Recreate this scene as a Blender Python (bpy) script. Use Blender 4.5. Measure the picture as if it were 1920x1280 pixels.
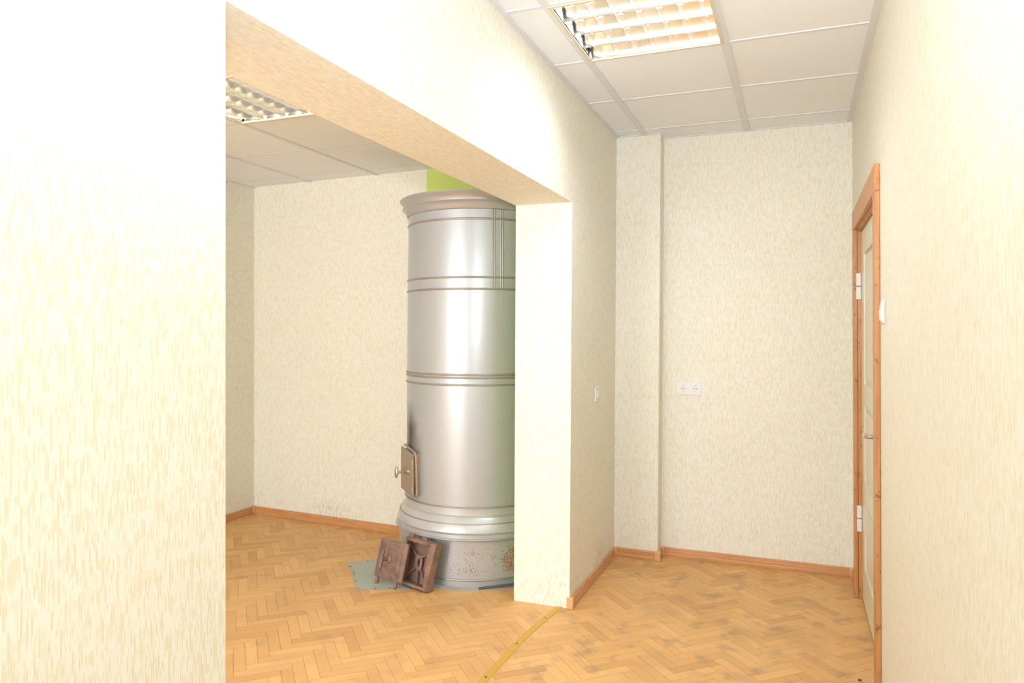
import bpy, bmesh, math, random
from mathutils import Vector, Matrix
random.seed(7)
for o in list(bpy.data.objects):
    bpy.data.objects.remove(o, do_unlink=True)
SC = bpy.context.scene
COL = SC.collection
PI = math.pi

# ------------------------------------------------------------------ camera
F_PX, YAW, PITCH, ROLL, HC = 1356.4, -0.3762, -0.0129, 0.0051, 1.4253
fwd = Vector((math.sin(YAW), math.cos(YAW), 0)); rgt = Vector((math.cos(YAW), -math.sin(YAW), 0)); upv = Vector((0, 0, 1))
f2 = fwd * math.cos(PITCH) + upv * math.sin(PITCH); u2 = upv * math.cos(PITCH) - fwd * math.sin(PITCH)
r3 = rgt * math.cos(ROLL) + u2 * math.sin(ROLL); u3 = u2 * math.cos(ROLL) - rgt * math.sin(ROLL)
cd = bpy.data.cameras.new('camera'); cam = bpy.data.objects.new('camera', cd); COL.objects.link(cam)
cd.sensor_width = 36.0; cd.lens = F_PX * 36.0 / 1920.0; cd.clip_start = 0.02
M = Matrix((r3, u3, -f2)).transposed().to_4x4(); M.translation = Vector((0, 0, HC)); cam.matrix_world = M
SC.camera = cam

# ------------------------------------------------------------------ world, lights, exposure
SC.view_settings.view_transform = 'Standard'; SC.view_settings.look = 'None'
SC.view_settings.gamma = 1.0; SC.view_settings.use_curve_mapping = False
SC.view_settings.exposure = 0.17
W = bpy.data.worlds.new('world'); SC.world = W; W.use_nodes = True
W.node_tree.nodes['Background'].inputs[0].default_value = (0.80, 0.90, 1.0, 1)
W.node_tree.nodes['Background'].inputs[1].default_value = 1.5
def area(name, loc, rot, sx, sy, power, col):
    d = bpy.data.lights.new(name, 'AREA'); d.shape = 'RECTANGLE'; d.size = sx; d.size_y = sy
    d.energy = power; d.color = col
    o = bpy.data.objects.new(name, d); COL.objects.link(o); o.location = loc; o.rotation_euler = rot
    return o
# daylight entering by the windows in the rear walls (behind the photographer)
area('window_daylight', (-0.40, -3.10, 1.55), (PI / 2 + 0.25, 0, 0), 0.95, 1.45, 52, (0.90, 0.975, 1.09))
area('window_daylight', (-2.20, -3.10, 1.50), (PI / 2 + 0.25, 0, 0), 1.10, 1.45, 70, (0.90, 0.975, 1.09))
area('window_daylight', (-3.35, -3.10, 1.50), (PI / 2 + 0.25, 0, 0), 0.80, 1.45, 52, (0.90, 0.975, 1.09))
# the photographer's flash, held above the camera and tipped upwards
fl = bpy.data.lights.new('photo_flash', 'SPOT'); fl.energy = 225; fl.color = (0.90, 0.975, 1.09)
fl.shadow_soft_size = 0.05; fl.spot_size = math.radians(118); fl.spot_blend = 1.0
fo = bpy.data.objects.new('photo_flash', fl); COL.objects.link(fo); fo.location = (0.0, -0.02, 1.64)
fo.rotation_euler = Vector((-0.30, 1.0, 1.05)).to_track_quat('-Z', 'Y').to_euler()

# ------------------------------------------------------------------ measures
H, LH = 2.663, 2.540            # ceiling of the passage, ceiling of the stove room
XL, TH = -1.083, 0.308          # partition face, thickness
XLB = XL - TH
XR0, LEAN = 0.283, 0.036        # right wall (not quite plumb)
YB, YP, XPIL = 4.662, 4.538, -0.804
YN, YJ, HB = 1.155, 3.569, 2.093
LX, LY, LSL = -3.954, 4.520, -0.0574
YR = -3.2
XA, YL1 = -0.900, 3.2155
def yw(x): return LY + LSL * (x - LX)
def xr(z): return XR0 + LEAN * (1 - z / H)

# ------------------------------------------------------------------ material helpers
def S(c):   # sRGB 0-255 to linear
    r = []
    for v in c:
        v = v / 255.0
        r.append(v / 12.92 if v <= 0.04045 else ((v + 0.055) / 1.055) ** 2.4)
    return (r[0], r[1], r[2], 1)
class NT:
    def __init__(s, name):
        s.m = bpy.data.materials.new(name); s.m.use_nodes = True
        s.t = s.m.node_tree; s.b = s.t.nodes['Principled BSDF']
    def n(s, typ, **kw):
        nd = s.t.nodes.new(typ)
        for k, v in kw.items():
            if isinstance(v, tuple) and v and v[0] == 'in': pass
            setattr(nd, k, v)
        return nd
    def l(s, a, b): s.t.links.new(a, b)
    def math(s, op, a, b=None):
        nd = s.n('ShaderNodeMath', operation=op)
        for i, v in enumerate((a, b)):
            if v is None: continue
            if isinstance(v, (int, float)): nd.inputs[i].default_value = v
            else: s.l(v, nd.inputs[i])
        return nd.outputs[0]
    def noise(s, vec, scale=1.0, detail=2.0, rough=0.5):
        nd = s.n('ShaderNodeTexNoise'); nd.inputs['Scale'].default_value = scale
        nd.inputs['Detail'].default_value = detail; nd.inputs['Roughness'].default_value = rough
        if vec is not None: s.l(vec, nd.inputs['Vector'])
        return nd.outputs[0]
    def ramp(s, fac, stops):
        nd = s.n('ShaderNodeValToRGB'); e = nd.color_ramp.elements
        while len(e) < len(stops): e.new(0.5)
        for i, (p, c) in enumerate(stops):
            e[i].position = p; e[i].color = c if len(c) == 4 else (*c, 1)
        s.l(fac, nd.inputs[0]); return nd.outputs[0]
    def mix(s, fac, a, b):
        nd = s.n('ShaderNodeMix', data_type='RGBA')
        for i, v in ((0, fac), (6, a), (7, b)):
            if isinstance(v, (int, float)): nd.inputs[i].default_value = v
            elif isinstance(v, tuple): nd.inputs[i].default_value = v
            else: s.l(v, nd.inputs[i])
        return nd.outputs[2]
    def comb(s, x, y, z):
        nd = s.n('ShaderNodeCombineXYZ')
        for i, v in enumerate((x, y, z)):
            if isinstance(v, (int, float)): nd.inputs[i].default_value = v
            else: s.l(v, nd.inputs[i])
        return nd.outputs[0]
    def pos(s):
        g = s.n('ShaderNodeNewGeometry'); sp = s.n('ShaderNodeSeparateXYZ'); s.l(g.outputs['Position'], sp.inputs[0])
        return g.outputs['Position'], sp.outputs[0], sp.outputs[1], sp.outputs[2]
    def bump(s, h, strength=0.3, dist=0.002):
        nd = s.n('ShaderNodeBump'); nd.inputs['Strength'].default_value = strength; nd.inputs['Distance'].default_value = dist
        s.l(h, nd.inputs['Height']); s.l(nd.outputs[0], s.b.inputs['Normal'])
    def fin(s, col, rough=0.5, metal=0.0, spec=0.5):
        if isinstance(col, tuple): s.b.inputs['Base Color'].default_value = col
        else: s.l(col, s.b.inputs['Base Color'])
        if isinstance(rough, (int, float)): s.b.inputs['Roughness'].default_value = rough
        else: s.l(rough, s.b.inputs['Roughness'])
        if isinstance(metal, (int, float)): s.b.inputs['Metallic'].default_value = metal
        else: s.l(metal, s.b.inputs['Metallic'])
        s.b.inputs['Specular IOR Level'].default_value = spec
        return s.m
WK = {'one': (1, 1, 1, 1), 'zero': (0, 0, 0, 1)}
WALL_DASH = (0.82, 0.755, 0.56, 1)
def mat_wallpaper(name, under=False):
    t = NT(name); P, x, y, z = t.pos()
    if under: s, a = x, y
    else: s, a = t.math('ADD', x, y), z
    wob = t.noise(t.comb(t.math('MULTIPLY', s, 40), t.math('MULTIPLY', a, 9), 3.0), 1.0, 1.0)
    def dashes(cols, ln, lo, hi, seed):      # short upright dashes sitting in narrow columns
        sc = t.math('ADD', t.math('MULTIPLY', s, cols), t.math('MULTIPLY', wob, 0.9))
        k = t.math('FLOOR', sc); fr = t.math('FRACT', sc)
        n = t.noise(t.comb(t.math('MULTIPLY', k, 7.31), t.math('MULTIPLY', a, ln), seed), 1.0, 1.0)
        edge = t.ramp(t.math('ABSOLUTE', t.math('SUBTRACT', fr, 0.5)), [(0.30, WK['one']), (0.50, WK['zero'])])
        return t.math('MULTIPLY', t.ramp(n, [(lo, WK['zero']), (hi, WK['one'])]), edge)
    d = t.math('MAXIMUM', dashes(255, 22, 0.50, 0.60, 0.0), t.math('MULTIPLY', dashes(390, 30, 0.52, 0.62, 9.0), 0.6))
    tint = t.noise(P, 1.3, 2.0)
    base = t.mix(tint, (0.89, 0.875, 0.765, 1), (0.90, 0.885, 0.81, 1))
    col = t.mix(d, base, WALL_DASH)
    if not under:   # grime just above the skirting and old marks
        low = t.ramp(z, [(0.05, WK['one']), (0.20, WK['zero'])])
        g = t.noise(P, 3.1, 3.0); gm = t.ramp(g, [(0.50, WK['zero']), (0.68, WK['one'])])
        fm = t.math('MULTIPLY', t.math('MULTIPLY', low, gm), d)
        col = t.mix(t.math('MULTIPLY', fm, 0.5), col, (0.16, 0.14, 0.09, 1))
    t.bump(t.math('SUBTRACT', 1.0, d), 0.35, 0.0010)
    return t.fin(col, 0.62, 0, 0.3)
M_WALL = mat_wallpaper('cream streaked wallpaper'); M_UNDER = mat_wallpaper('cream streaked wallpaper along beam', True)
def mat_plain(name, col, rough=0.5, metal=0.0, var=0.06, scale=6.0, bump=0.0, bscale=60.0, spec=0.5):
    t = NT(name); P, x, y, z = t.pos()
    n = t.noise(P, scale, 3.0)
    a = tuple(c * (1 - var) for c in col[:3]) + (1,); b = tuple(min(1, c * (1 + var)) for c in col[:3]) + (1,)
    if bump: t.bump(t.noise(P, bscale, 3.0), bump, 0.002)
    return t.fin(t.mix(n, a, b), rough, metal, spec)
M_GREEN = mat_plain('lime green wall paint', S((208, 224, 118)), 0.6, var=0.05)
M_TILE = mat_plain('white ceiling tile', (0.90, 0.91, 0.925, 1), 0.75, var=0.015, bump=0.05, bscale=180)
M_TBAR = mat_plain('off white ceiling grid', (0.76, 0.765, 0.77, 1), 0.5, var=0.02)
M_PLENUM = mat_plain('dark ceiling void', (0.25, 0.24, 0.23, 1), 0.9)
M_ALU = mat_plain('mirror aluminium louvre', (0.90, 0.88, 0.85, 1), 0.16, 1.0, var=0.03)
M_LUMF = mat_plain('ivory luminaire frame', (0.72, 0.64, 0.46, 1), 0.45, var=0.02)
M_TUBE = mat_plain('white fluorescent tube', (0.90, 0.90, 0.88, 1), 0.3, var=0.01)
M_WHITE = mat_plain('white plastic', (0.85, 0.84, 0.82, 1), 0.35, var=0.01)
M_DARK = mat_plain('dark hole and shadow fill', (0.05, 0.05, 0.05, 1), 0.6)
M_CHROME = mat_plain('brushed steel', (0.62, 0.60, 0.58, 1), 0.3, 1.0, var=0.04)
M_DOOR = mat_plain('cream door paint', (0.80, 0.755, 0.60, 1), 0.32, var=0.04, scale=3)
M_PLASTER = mat_plain('white plaster', (0.82, 0.80, 0.75, 1), 0.8)
M_CEMENT = mat_plain('grey cement', (0.46, 0.42, 0.36, 1), 0.9, var=0.25, scale=14, bump=0.6, bscale=90)
M_PLATE = mat_plain('grey green painted sheet', S((166, 170, 158)), 0.38, var=0.10, scale=9, bump=0.08, bscale=18)
M_BAR = mat_plain('dark steel bar', (0.17, 0.14, 0.12, 1), 0.5, 0.6, var=0.3, scale=30)
M_NAIL = mat_plain('dark nail head', (0.10, 0.09, 0.08, 1), 0.5, 0.7)
M_STRIP = mat_plain('ochre threshold strip', S((205, 160, 62)), 0.45, var=0.08, scale=12)
M_DEBRIS = mat_plain('dark splinter', (0.10, 0.055, 0.03, 1), 0.7)
M_CRUMB = mat_plain('pale plaster crumb', (0.80, 0.74, 0.62, 1), 0.8)
def mat_wood(name, c1, c2, axis, rough=0.38, worn=False):
    t = NT(name); P, x, y, z = t.pos()
    k = {'x': (4, 60, 60), 'y': (60, 4, 60), 'z': (60, 60, 4)}[axis]
    v = t.comb(t.math('MULTIPLY', x, k[0]), t.math('MULTIPLY', y, k[1]), t.math('MULTIPLY', z, k[2]))
    n = t.noise(v, 1.0, 4.0, 0.6)
    col = t.mix(t.ramp(n, [(0.3, WK['zero']), (0.7, WK['one'])]), c1, c2)
    if worn:
        w = t.noise(P, 22.0, 4.0, 0.65); wm = t.ramp(w, [(0.60, WK['zero']), (0.66, WK['one'])])
        col = t.mix(t.math('MULTIPLY', wm, 0.8), col, (0.24, 0.10, 0.045, 1))
    return t.fin(col, rough)
OR1, OR2 = S((214, 158, 106)), S((196, 136, 86))
M_BBX = mat_wood('orange wood skirting along x', OR1, OR2, 'x'); M_BBY = mat_wood('orange wood skirting along y', OR1, OR2, 'y')
M_CAP = mat_plain('pale orange skirting cap', S((226, 170, 118)), 0.35, var=0.03)
M_CASZ = mat_wood('varnished casing upright', S((208, 152, 96)), S((190, 130, 76)), 'z', worn=True)
M_CASY = mat_wood('varnished casing head', S((212, 152, 92)), S((190, 128, 74)), 'y')
def mat_parquet(name, mode):
    t = NT(name); P, x, y, z = t.pos()
    uv = t.n('ShaderNodeUVMap'); sp = t.n('ShaderNodeSeparateXYZ'); t.l(uv.outputs[0], sp.inputs[0])
    if mode == 'object':
        oi = t.n('ShaderNodeObjectInfo'); tone = oi.outputs['Random']
    else:
        at = t.n('ShaderNodeAttribute'); at.attribute_name = 'tone'; tone = at.outputs['Fac']
    off = t.math('MULTIPLY', tone, 37.0)
    v = t.comb(t.math('MULTIPLY', t.math('ADD', sp.outputs[0], off), 6.0), t.math('MULTIPLY', sp.outputs[1], 95.0), off)
    g = t.noise(v, 1.0, 3.0, 0.55)
    c = t.ramp(tone, [(0.0, S((208, 156, 98))), (0.2, S((219, 169, 106))), (0.5, S((225, 176, 112))), (0.8, S((231, 184, 120))), (1.0, S((221, 171, 112)))])
    c = t.mix(t.math('MULTIPLY', t.ramp(g, [(0.35, WK['zero']), (0.75, WK['one'])]), 0.30), c, S((206, 152, 94)))
    b1 = t.noise(P, 2.6, 3.0, 0.55); m1 = t.ramp(b1, [(0.53, WK['zero']), (0.72, WK['one'])])
    b2 = t.noise(P, 8.5, 2.0, 0.5); m2 = t.ramp(b2, [(0.54, WK['zero']), (0.72, WK['one'])])
    # traffic stains are heavier in the passage than in the stove room
    px = t.ramp(t.math('ADD', t.math('MULTIPLY', x, 0.5), 1.0), [(0.30, (0.45, 0.45, 0.45, 1)), (0.5, WK['one'])])
    st = t.math('MULTIPLY', t.math('MAXIMUM', t.math('MULTIPLY', m1, 0.42), t.math('MULTIPLY', m2, 0.62)), px)
    c = t.mix(st, c, S((166, 132, 100)))
    rg = t.math('ADD', t.math('MULTIPLY', b1, 0.25), 0.34)
    t.bump(g, 0.08, 0.0006)
    return t.fin(c, rg, 0, 0.35)
M_PQ, M_PQS = mat_parquet('parquet block', 'object'), mat_parquet('parquet blocks', 'attr')
M_SUB = mat_plain('parquet joint filler', S((190, 136, 82)), 0.8)
STC = Vector((-1.846, 4.090))
def mat_stove():
    t = NT('silver painted sheet steel'); P, x, y, z = t.pos()
    v = t.comb(t.math('MULTIPLY', x, 3.0), t.math('MULTIPLY', y, 3.0), t.math('MULTIPLY', z, 1.2))
    n = t.noise(v, 1.0, 3.0)
    c = t.mix(n, (0.45, 0.475, 0.495, 1), (0.52, 0.545, 0.565, 1))
    # rust pitting low on the drum, towards the passage
    zz = t.ramp(z, [(0.04, WK['zero']), (0.09, WK['one']), (0.20, WK['one']), (0.26, WK['zero'])])
    xx = t.ramp(t.math('MULTIPLY', t.math('ADD', x, 1.95), 1.3), [(0.10, WK['zero']), (0.55, WK['one'])])
    big = t.ramp(t.noise(P, 9.0, 2.0), [(0.40, WK['zero']), (0.60, WK['one'])])
    spread = t.math('MULTIPLY', t.math('MULTIPLY', zz, xx), big)
    rm = t.math('MULTIPLY', zz, t.ramp(t.math('ADD', t.noise(P, 130.0, 2.0, 0.6), t.math('MULTIPLY', spread, 0.22)), [(0.64, WK['zero']), (0.70, WK['one'])]))
    rust = t.mix(t.noise(P, 40.0, 2.0), (0.26, 0.10, 0.035, 1), (0.44, 0.25, 0.11, 1))
    c = t.mix(rm, c, rust)
    # soot above the little clean-out door
    az = math.radians(-131)
    sx, sy = STC.x + 0.43 * math.cos(az), STC.y + 0.43 * math.sin(az)
    dx = t.math('SUBTRACT', x, sx); dy = t.math('SUBTRACT', y, sy)
    dd = t.math('SQRT', t.math('ADD', t.math('MULTIPLY', dx, dx), t.math('MULTIPLY', dy, dy)))
    hm = t.ramp(t.math('MULTIPLY', dd, 5.0), [(0.0, WK['one']), (0.75, WK['zero'])])
    vm = t.ramp(t.math('MULTIPLY', z, 0.7), [(0.45, WK['zero']), (0.52, WK['one']), (0.60, WK['one']), (0.72, WK['zero'])])
    sm = t.ramp(t.noise(P, 7.0, 3.0), [(0.30, WK['zero']), (0.52, WK['one'])])
    sf = t.math('MULTIPLY', t.math('MULTIPLY', hm, vm), t.math('MULTIPLY', sm, 0.97))
    c = t.mix(sf, c, (0.06, 0.036, 0.02, 1))
    # rust and soot are dull
    rg = t.math('ADD', t.math('MULTIPLY', n, 0.16), t.math('ADD', t.math('MULTIPLY', t.math('MAXIMUM', rm, sf), 0.45), 0.24))
    t.bump(t.noise(P, 5.0, 2.0), 0.12, 0.006)
    return t.fin(c, rg, t.math('MULTIPLY', 0.36, t.math('SUBTRACT', 1.0, t.math('MAXIMUM', rm, sf))), 0.5)
M_STOVE = mat_stove()
M_RIB = mat_plain('dull silver rib', (0.40, 0.375, 0.34, 1), 0.42, 0.6, var=0.08)
M_CORN = mat_plain('dull silver cornice', (0.45, 0.43, 0.42, 1), 0.34, 0.35, var=0.10, scale=5)
M_MOULD = mat_plain('dusty silver moulding', (0.54, 0.545, 0.54, 1), 0.34, 0.3, var=0.14, scale=8)
M_SOOTD = mat_plain('bronze grey door paint', S((166, 150, 130)), 0.42, 0.35, var=0.08, scale=12)
def mat_rust():
    t = NT('rusty cast iron'); P, x, y, z = t.pos()
    n = t.noise(P, 18.0, 4.0, 0.6)
    c = t.ramp(n, [(0.25, (0.15, 0.095, 0.08, 1)), (0.5, (0.27, 0.17, 0.135, 1)), (0.66, (0.33, 0.205, 0.15, 1)), (0.78, (0.40, 0.18, 0.07, 1))])
    t.bump(t.noise(P, 120.0, 3.0), 0.35, 0.002)
    return t.fin(c, 0.55, 0.25, 0.4)
M_RUST = mat_rust()

# ------------------------------------------------------------------ mesh helpers
def tag(o, label=None, cat=None, group=None, kind=None):
    if label: o['label'] = label
    if cat: o['category'] = cat
    if group: o['group'] = group
    if kind: o['kind'] = kind
    return o
def link(o, parent=None):
    COL.objects.link(o)
    if parent: o.parent = parent
    return o
def empty(name, loc=(0, 0, 0)):
    o = bpy.data.objects.new(name, None); o.empty_display_size = 0.05; o.location = loc
    return link(o)
def abox(bm, x0, x1, y0, y1, z0, z1, mi=0):
    vs = [bm.verts.new(v) for v in ((x0, y0, z0), (x1, y0, z0), (x1, y1, z0), (x0, y1, z0), (x0, y0, z1), (x1, y0, z1), (x1, y1, z1), (x0, y1, z1))]
    fs = []
    for f in ((0, 3, 2, 1), (4, 5, 6, 7), (0, 1, 5, 4), (1, 2, 6, 5), (2, 3, 7, 6), (3, 0, 4, 7)):
        q = bm.faces.new([vs[i] for i in f]); q.material_index = mi; fs.append(q)
    return vs, fs
def bevel(bm, w, seg=2):
    bmesh.ops.bevel(bm, geom=list(bm.edges), offset=w, segments=seg, profile=0.6, affect='EDGES', clamp_overlap=True)
def obj(name, bm, mats, parent=None, smooth=False, fix=True, base=None):
    if fix: bmesh.ops.recalc_face_normals(bm, faces=bm.faces)
    me = bpy.data.meshes.new(name); bm.to_mesh(me); bm.free()
    for m in (mats if isinstance(mats, (list, tuple)) else [mats]): me.materials.append(m)
    if smooth:
        for p in me.polygons: p.use_smooth = True
        try: me.set_sharp_from_angle(angle=math.radians(28))
        except Exception: pass
    o = bpy.data.objects.new(name, me)
    link(o, parent)
    if parent is not None and parent.type == 'EMPTY':
        # geometry is given in world coordinates: keep it there
        bpy_mw = parent_world(parent)
        o.matrix_parent_inverse = bpy_mw.inverted()
    elif parent is not None:
        o.matrix_parent_inverse = parent_world(parent).inverted()
    return o
def parent_world(p):
    m = p.matrix_basis.copy()
    q = p
    while q.parent:
        m = q.parent.matrix_basis @ q.matrix_parent_inverse @ m; q = q.parent
    return m
def box(name, b, mat, parent=None, bev=0.0, seg=2, smooth=False):
    bm = bmesh.new(); abox(bm, *b)
    if bev: bevel(bm, bev, seg)
    return obj(name, bm, mat, parent, smooth=smooth)
def lathe(name, prof, mat, parent=None, c=STC, n=96, z0=0.0, a0=0.0, a1=2 * PI):
    bm = bmesh.new(); full = abs(a1 - a0 - 2 * PI) < 1e-6
    rings = []
    cnt = n if full else n + 1
    for k in range(cnt):
        a = a0 + (a1 - a0) * k / n
        rings.append([bm.verts.new((c.x + r * math.cos(a), c.y + r * math.sin(a), z0 + z)) for r, z in prof])
    for k in range(n):
        A, B = rings[k], rings[(k + 1) % cnt]
        for i in range(len(prof) - 1):
            if prof[i][0] < 1e-6 and prof[i + 1][0] < 1e-6: continue
            bm.faces.new((A[i], B[i], B[i + 1], A[i + 1]))
    bmesh.ops.remove_doubles(bm, verts=bm.verts, dist=1e-6)
    return obj(name, bm, mat, parent, smooth=True)
def tube_bm(bm, pts, r, n=10, cap=True, mtx=None):
    pts = [Vector(p) for p in pts]; rings = []; ref = None
    for i, p in enumerate(pts):
        d = (pts[min(i + 1, len(pts) - 1)] - pts[max(i - 1, 0)]).normalized()
        if ref is None:
            ref = Vector((0, 0, 1)) if abs(d.z) < 0.9 else Vector((1, 0, 0))
        a = d.cross(ref).normalized(); b = d.cross(a).normalized(); ref = a.cross(d).normalized()
        rr = r[i] if isinstance(r, (list, tuple)) else r
        rings.append([bm.verts.new(p + a * rr * math.cos(2 * PI * k / n) + b * rr * math.sin(2 * PI * k / n)) for k in range(n)])
    for A, B in zip(rings, rings[1:]):
        for k in range(n): bm.faces.new((A[k], A[(k + 1) % n], B[(k + 1) % n], B[k]))
    if cap:
        bm.faces.new(list(reversed(rings[0]))); bm.faces.new(rings[-1])
def tube(name, pts, r, mat, parent=None, n=10):
    bm = bmesh.new(); tube_bm(bm, pts, r, n); return obj(name, bm, mat, parent, smooth=True)
def extrude_poly(bm, poly, axis, a, b, mi=0):
    def P(u, v, w): return {'x': (w, u, v), 'y': (u, w, v), 'z': (u, v, w)}[axis]
    A = [bm.verts.new(P(u, v, a)) for u, v in poly]; B = [bm.verts.new(P(u, v, b)) for u, v in poly]
    bm.faces.new(A).material_index = mi; bm.faces.new(list(reversed(B))).material_index = mi
    n = len(poly)
    for i in range(n): bm.faces.new((A[i], B[i], B[(i + 1) % n], A[(i + 1) % n])).material_index = mi
def shear(o):   # things on the right wall were modelled with x = distance from that wall: put them on the leaning wall
    for v in o.data.vertices: v.co.x = xr(v.co.z) + v.co.x
    return o
def struct(o, label, cat): return tag(o, label, cat, None, 'structure')

# ------------------------------------------------------------------ floor
bm = bmesh.new(); abox(bm, -4.3, 0.8, YR - 0.2, 5.1, -0.06, -0.004)
floor = struct(obj('floor', bm, M_SUB), 'worn herringbone parquet floor of honey coloured wooden blocks', 'floor')
BL, BW, GAP = 0.2335, 0.050, 0.0004
ang = math.radians(-2.0)
ud = Vector((math.cos(-PI / 4 + ang), math.sin(-PI / 4 + ang))); vd = Vector((math.cos(-3 * PI / 4 + ang), math.sin(-3 * PI / 4 + ang)))
P0 = Vector((-1.97, 2.633))
def block_mesh(name, mat):
    l, w, h = BL / 2 - GAP / 2, BW / 2 - GAP / 2, 0.004
    me = bpy.data.meshes.new(name)
    c = 0.0004
    V = [(-l, -w, -h), (l, -w, -h), (l, w, -h), (-l, w, -h), (-l + c, -w + c, 0), (l - c, -w + c, 0), (l - c, w - c, 0), (-l + c, w - c, 0)]
    Fc = [(4, 5, 6, 7), (0, 1, 5, 4), (1, 2, 6, 5), (2, 3, 7, 6), (3, 0, 4, 7)]
    me.from_pydata(V, [], Fc); me.materials.append(mat)
    uvl = me.uv_layers.new(name='UVMap')
    for lp in me.loops: uvl.data[lp.index].uv = (V[lp.vertex_index][0], V[lp.vertex_index][1])
    return me, V, Fc
bmesh_data, BV, BF = block_mesh('parquet_block', M_PQ)
def proj(P):
    d = Vector(P) - Vector((0, 0, HC)); z = d.dot(f2)
    if z < 0.05: return None
    return 960 + F_PX * d.dot(r3) / z, 640 - F_PX * d.dot(u3) / z
blocks = []
T = (ud - vd) * BL
for j in range(-12, 14):
    for n in range(-80, 100):
        s = P0 + T * j + (ud + vd) * (BW * n)
        for kind in (0, 1):
            if kind == 0: c = s + ud * BL / 2 + vd * BW / 2; a = math.atan2(ud.y, ud.x)
            else: c = s + ud * (BL + BW / 2) + vd * (BW - BL / 2); a = math.atan2(vd.y, vd.x)
            if not (-4.05 < c.x < 0.42 and YR - 0.05 < c.y < 4.80): continue
            if c.x < -1.35 and c.y > yw(c.x) + 0.1: continue
            pr = proj((c.x, c.y, 0))
            vis = False
            if pr and 400 < pr[0] < 1670 and pr[1] < 1300:
                vis = True
                if c.x < XLB and 975 < pr[0]: vis = False
                if XLB < c.x < XL and c.y > YJ: vis = False
                if c.x > xr(0) or c.y > yw(c.x) - 0.02 and c.x < XL: vis = False
                if c.x > XL and c.y > YB: vis = False
                if (c - STC).length < 0.5: vis = False
            blocks.append((0 if vis else 1, c.length, c, a))
blocks.sort(key=lambda b: (b[0], b[1]))
V, Fc, UV, TN = [], [], [], []
for i, (nv, dist, c, a) in enumerate(blocks):
    zz = random.uniform(-0.0005, 0.0)
    if i < 300 and nv == 0:
        o = bpy.data.objects.new('parquet_block', bmesh_data); link(o, floor)
        o.location = (c.x, c.y, zz); o.rotation_euler = (0, 0, a + random.choice((0, PI)))
    else:
        k = len(V); ca, sa = math.cos(a), math.sin(a)
        V += [(c.x + x * ca - y * sa, c.y + x * sa + y * ca, z + zz) for x, y, z in BV]
        tn = random.random()
        for f in BF:
            Fc.append(tuple(k + q for q in f)); TN.append(tn)
            UV += [(BV[q][0], BV[q][1]) for q in f]
me = bpy.data.meshes.new('parquet_blocks'); me.from_pydata(V, [], Fc); me.materials.append(M_PQS)
uvl = me.uv_layers.new(name='UVMap')
for i, q in enumerate(UV): uvl.data[i].uv = q
at = me.attributes.new('tone', 'FLOAT', 'FACE')
for i, q in enumerate(TN): at.data[i].value = q
o = bpy.data.objects.new('parquet_blocks', me); link(o, floor); tag(o, kind='stuff')

# ------------------------------------------------------------------ walls
ZT = 2.90
# partition with the wide opening
bm = bmesh.new()
def seg(y0, y1, z0, z1, x0=XLB, x1=XL):
    vs, fs = abox(bm, x0, x1, y0, y1, z0, z1)
    return fs
seg(YR - 0.2, YN, 0, ZT)
fs = seg(YN, YJ, HB, ZT); fs[0].material_index = 1
fs = seg(YJ, 3.86, 0, ZT); fs[5].material_index = 2
fs = seg(3.86, 4.85, 0, ZT, -1.325); fs[5].material_index = 2
struct(obj('wall_left', bm, [M_WALL, M_UNDER, M_GREEN], fix=False), 'cream streaked wallpapered partition with a wide beam topped opening', 'wall')
# passage end wall and its shallow pilaster
struct(box('wall_back', (XL - 0.1, 0.62, YB, YB + 0.2, 0, ZT), M_WALL), 'cream streaked end wall with the double socket', 'wall')
struct(box('wall_back', (XL - 0.05, XPIL, YP, YB + 0.05, 0, ZT), M_WALL, bev=0.004), 'shallow cream wallpapered pilaster in the corner of the passage', 'pilaster')
# stove room back wall: wallpapered part, lime green part with the stove niche
def qwall(name, xa, xb, z0, z1, back, mat, inset=0.0):
    bm = bmesh.new()
    A = [(xa, yw(xa) + inset), (xb, yw(xb) + inset), (xb, yw(xb) + back), (xa, yw(xa) + back)]
    extrude_poly(bm, A, 'z', z0, z1)
    return obj(name, bm, mat)
XG = -2.388
struct(qwall('wall_back', LX - 0.2, XG, 0, ZT, 0.45, M_WALL), 'cream streaked back wall left of the tall silver stove', 'wall')
struct(qwall('wall_back', XG, -1.325, 2.27, ZT, 0.45, M_GREEN), 'lime green painted wall above the silver stove', 'wall')
struct(qwall('wall_back', XG, -1.325, 0, 2.27, 0.45, M_GREEN, inset=0.30), 'lime green niche wall behind the silver stove', 'wall')
struct(box('wall_side', (LX - 0.2, LX, YR - 0.2, LY + 0.02, 0, ZT), M_WALL), 'shaded cream wallpapered side wall at far left of the stove room', 'wall')
# right wall around the door opening
DY0, DY1, DZ = 3.235, 4.300, 1.985
bm = bmesh.new()
abox(bm, 0, 0.30, YR - 0.2, DY0, 0, ZT); abox(bm, 0, 0.30, DY1, YB + 0.1, 0, ZT); abox(bm, 0, 0.30, DY0, DY1, DZ, ZT)
struct(shear(obj('wall_right', bm, M_WALL)), 'pale cream streaked wall on the right holding the door', 'wall')
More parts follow.
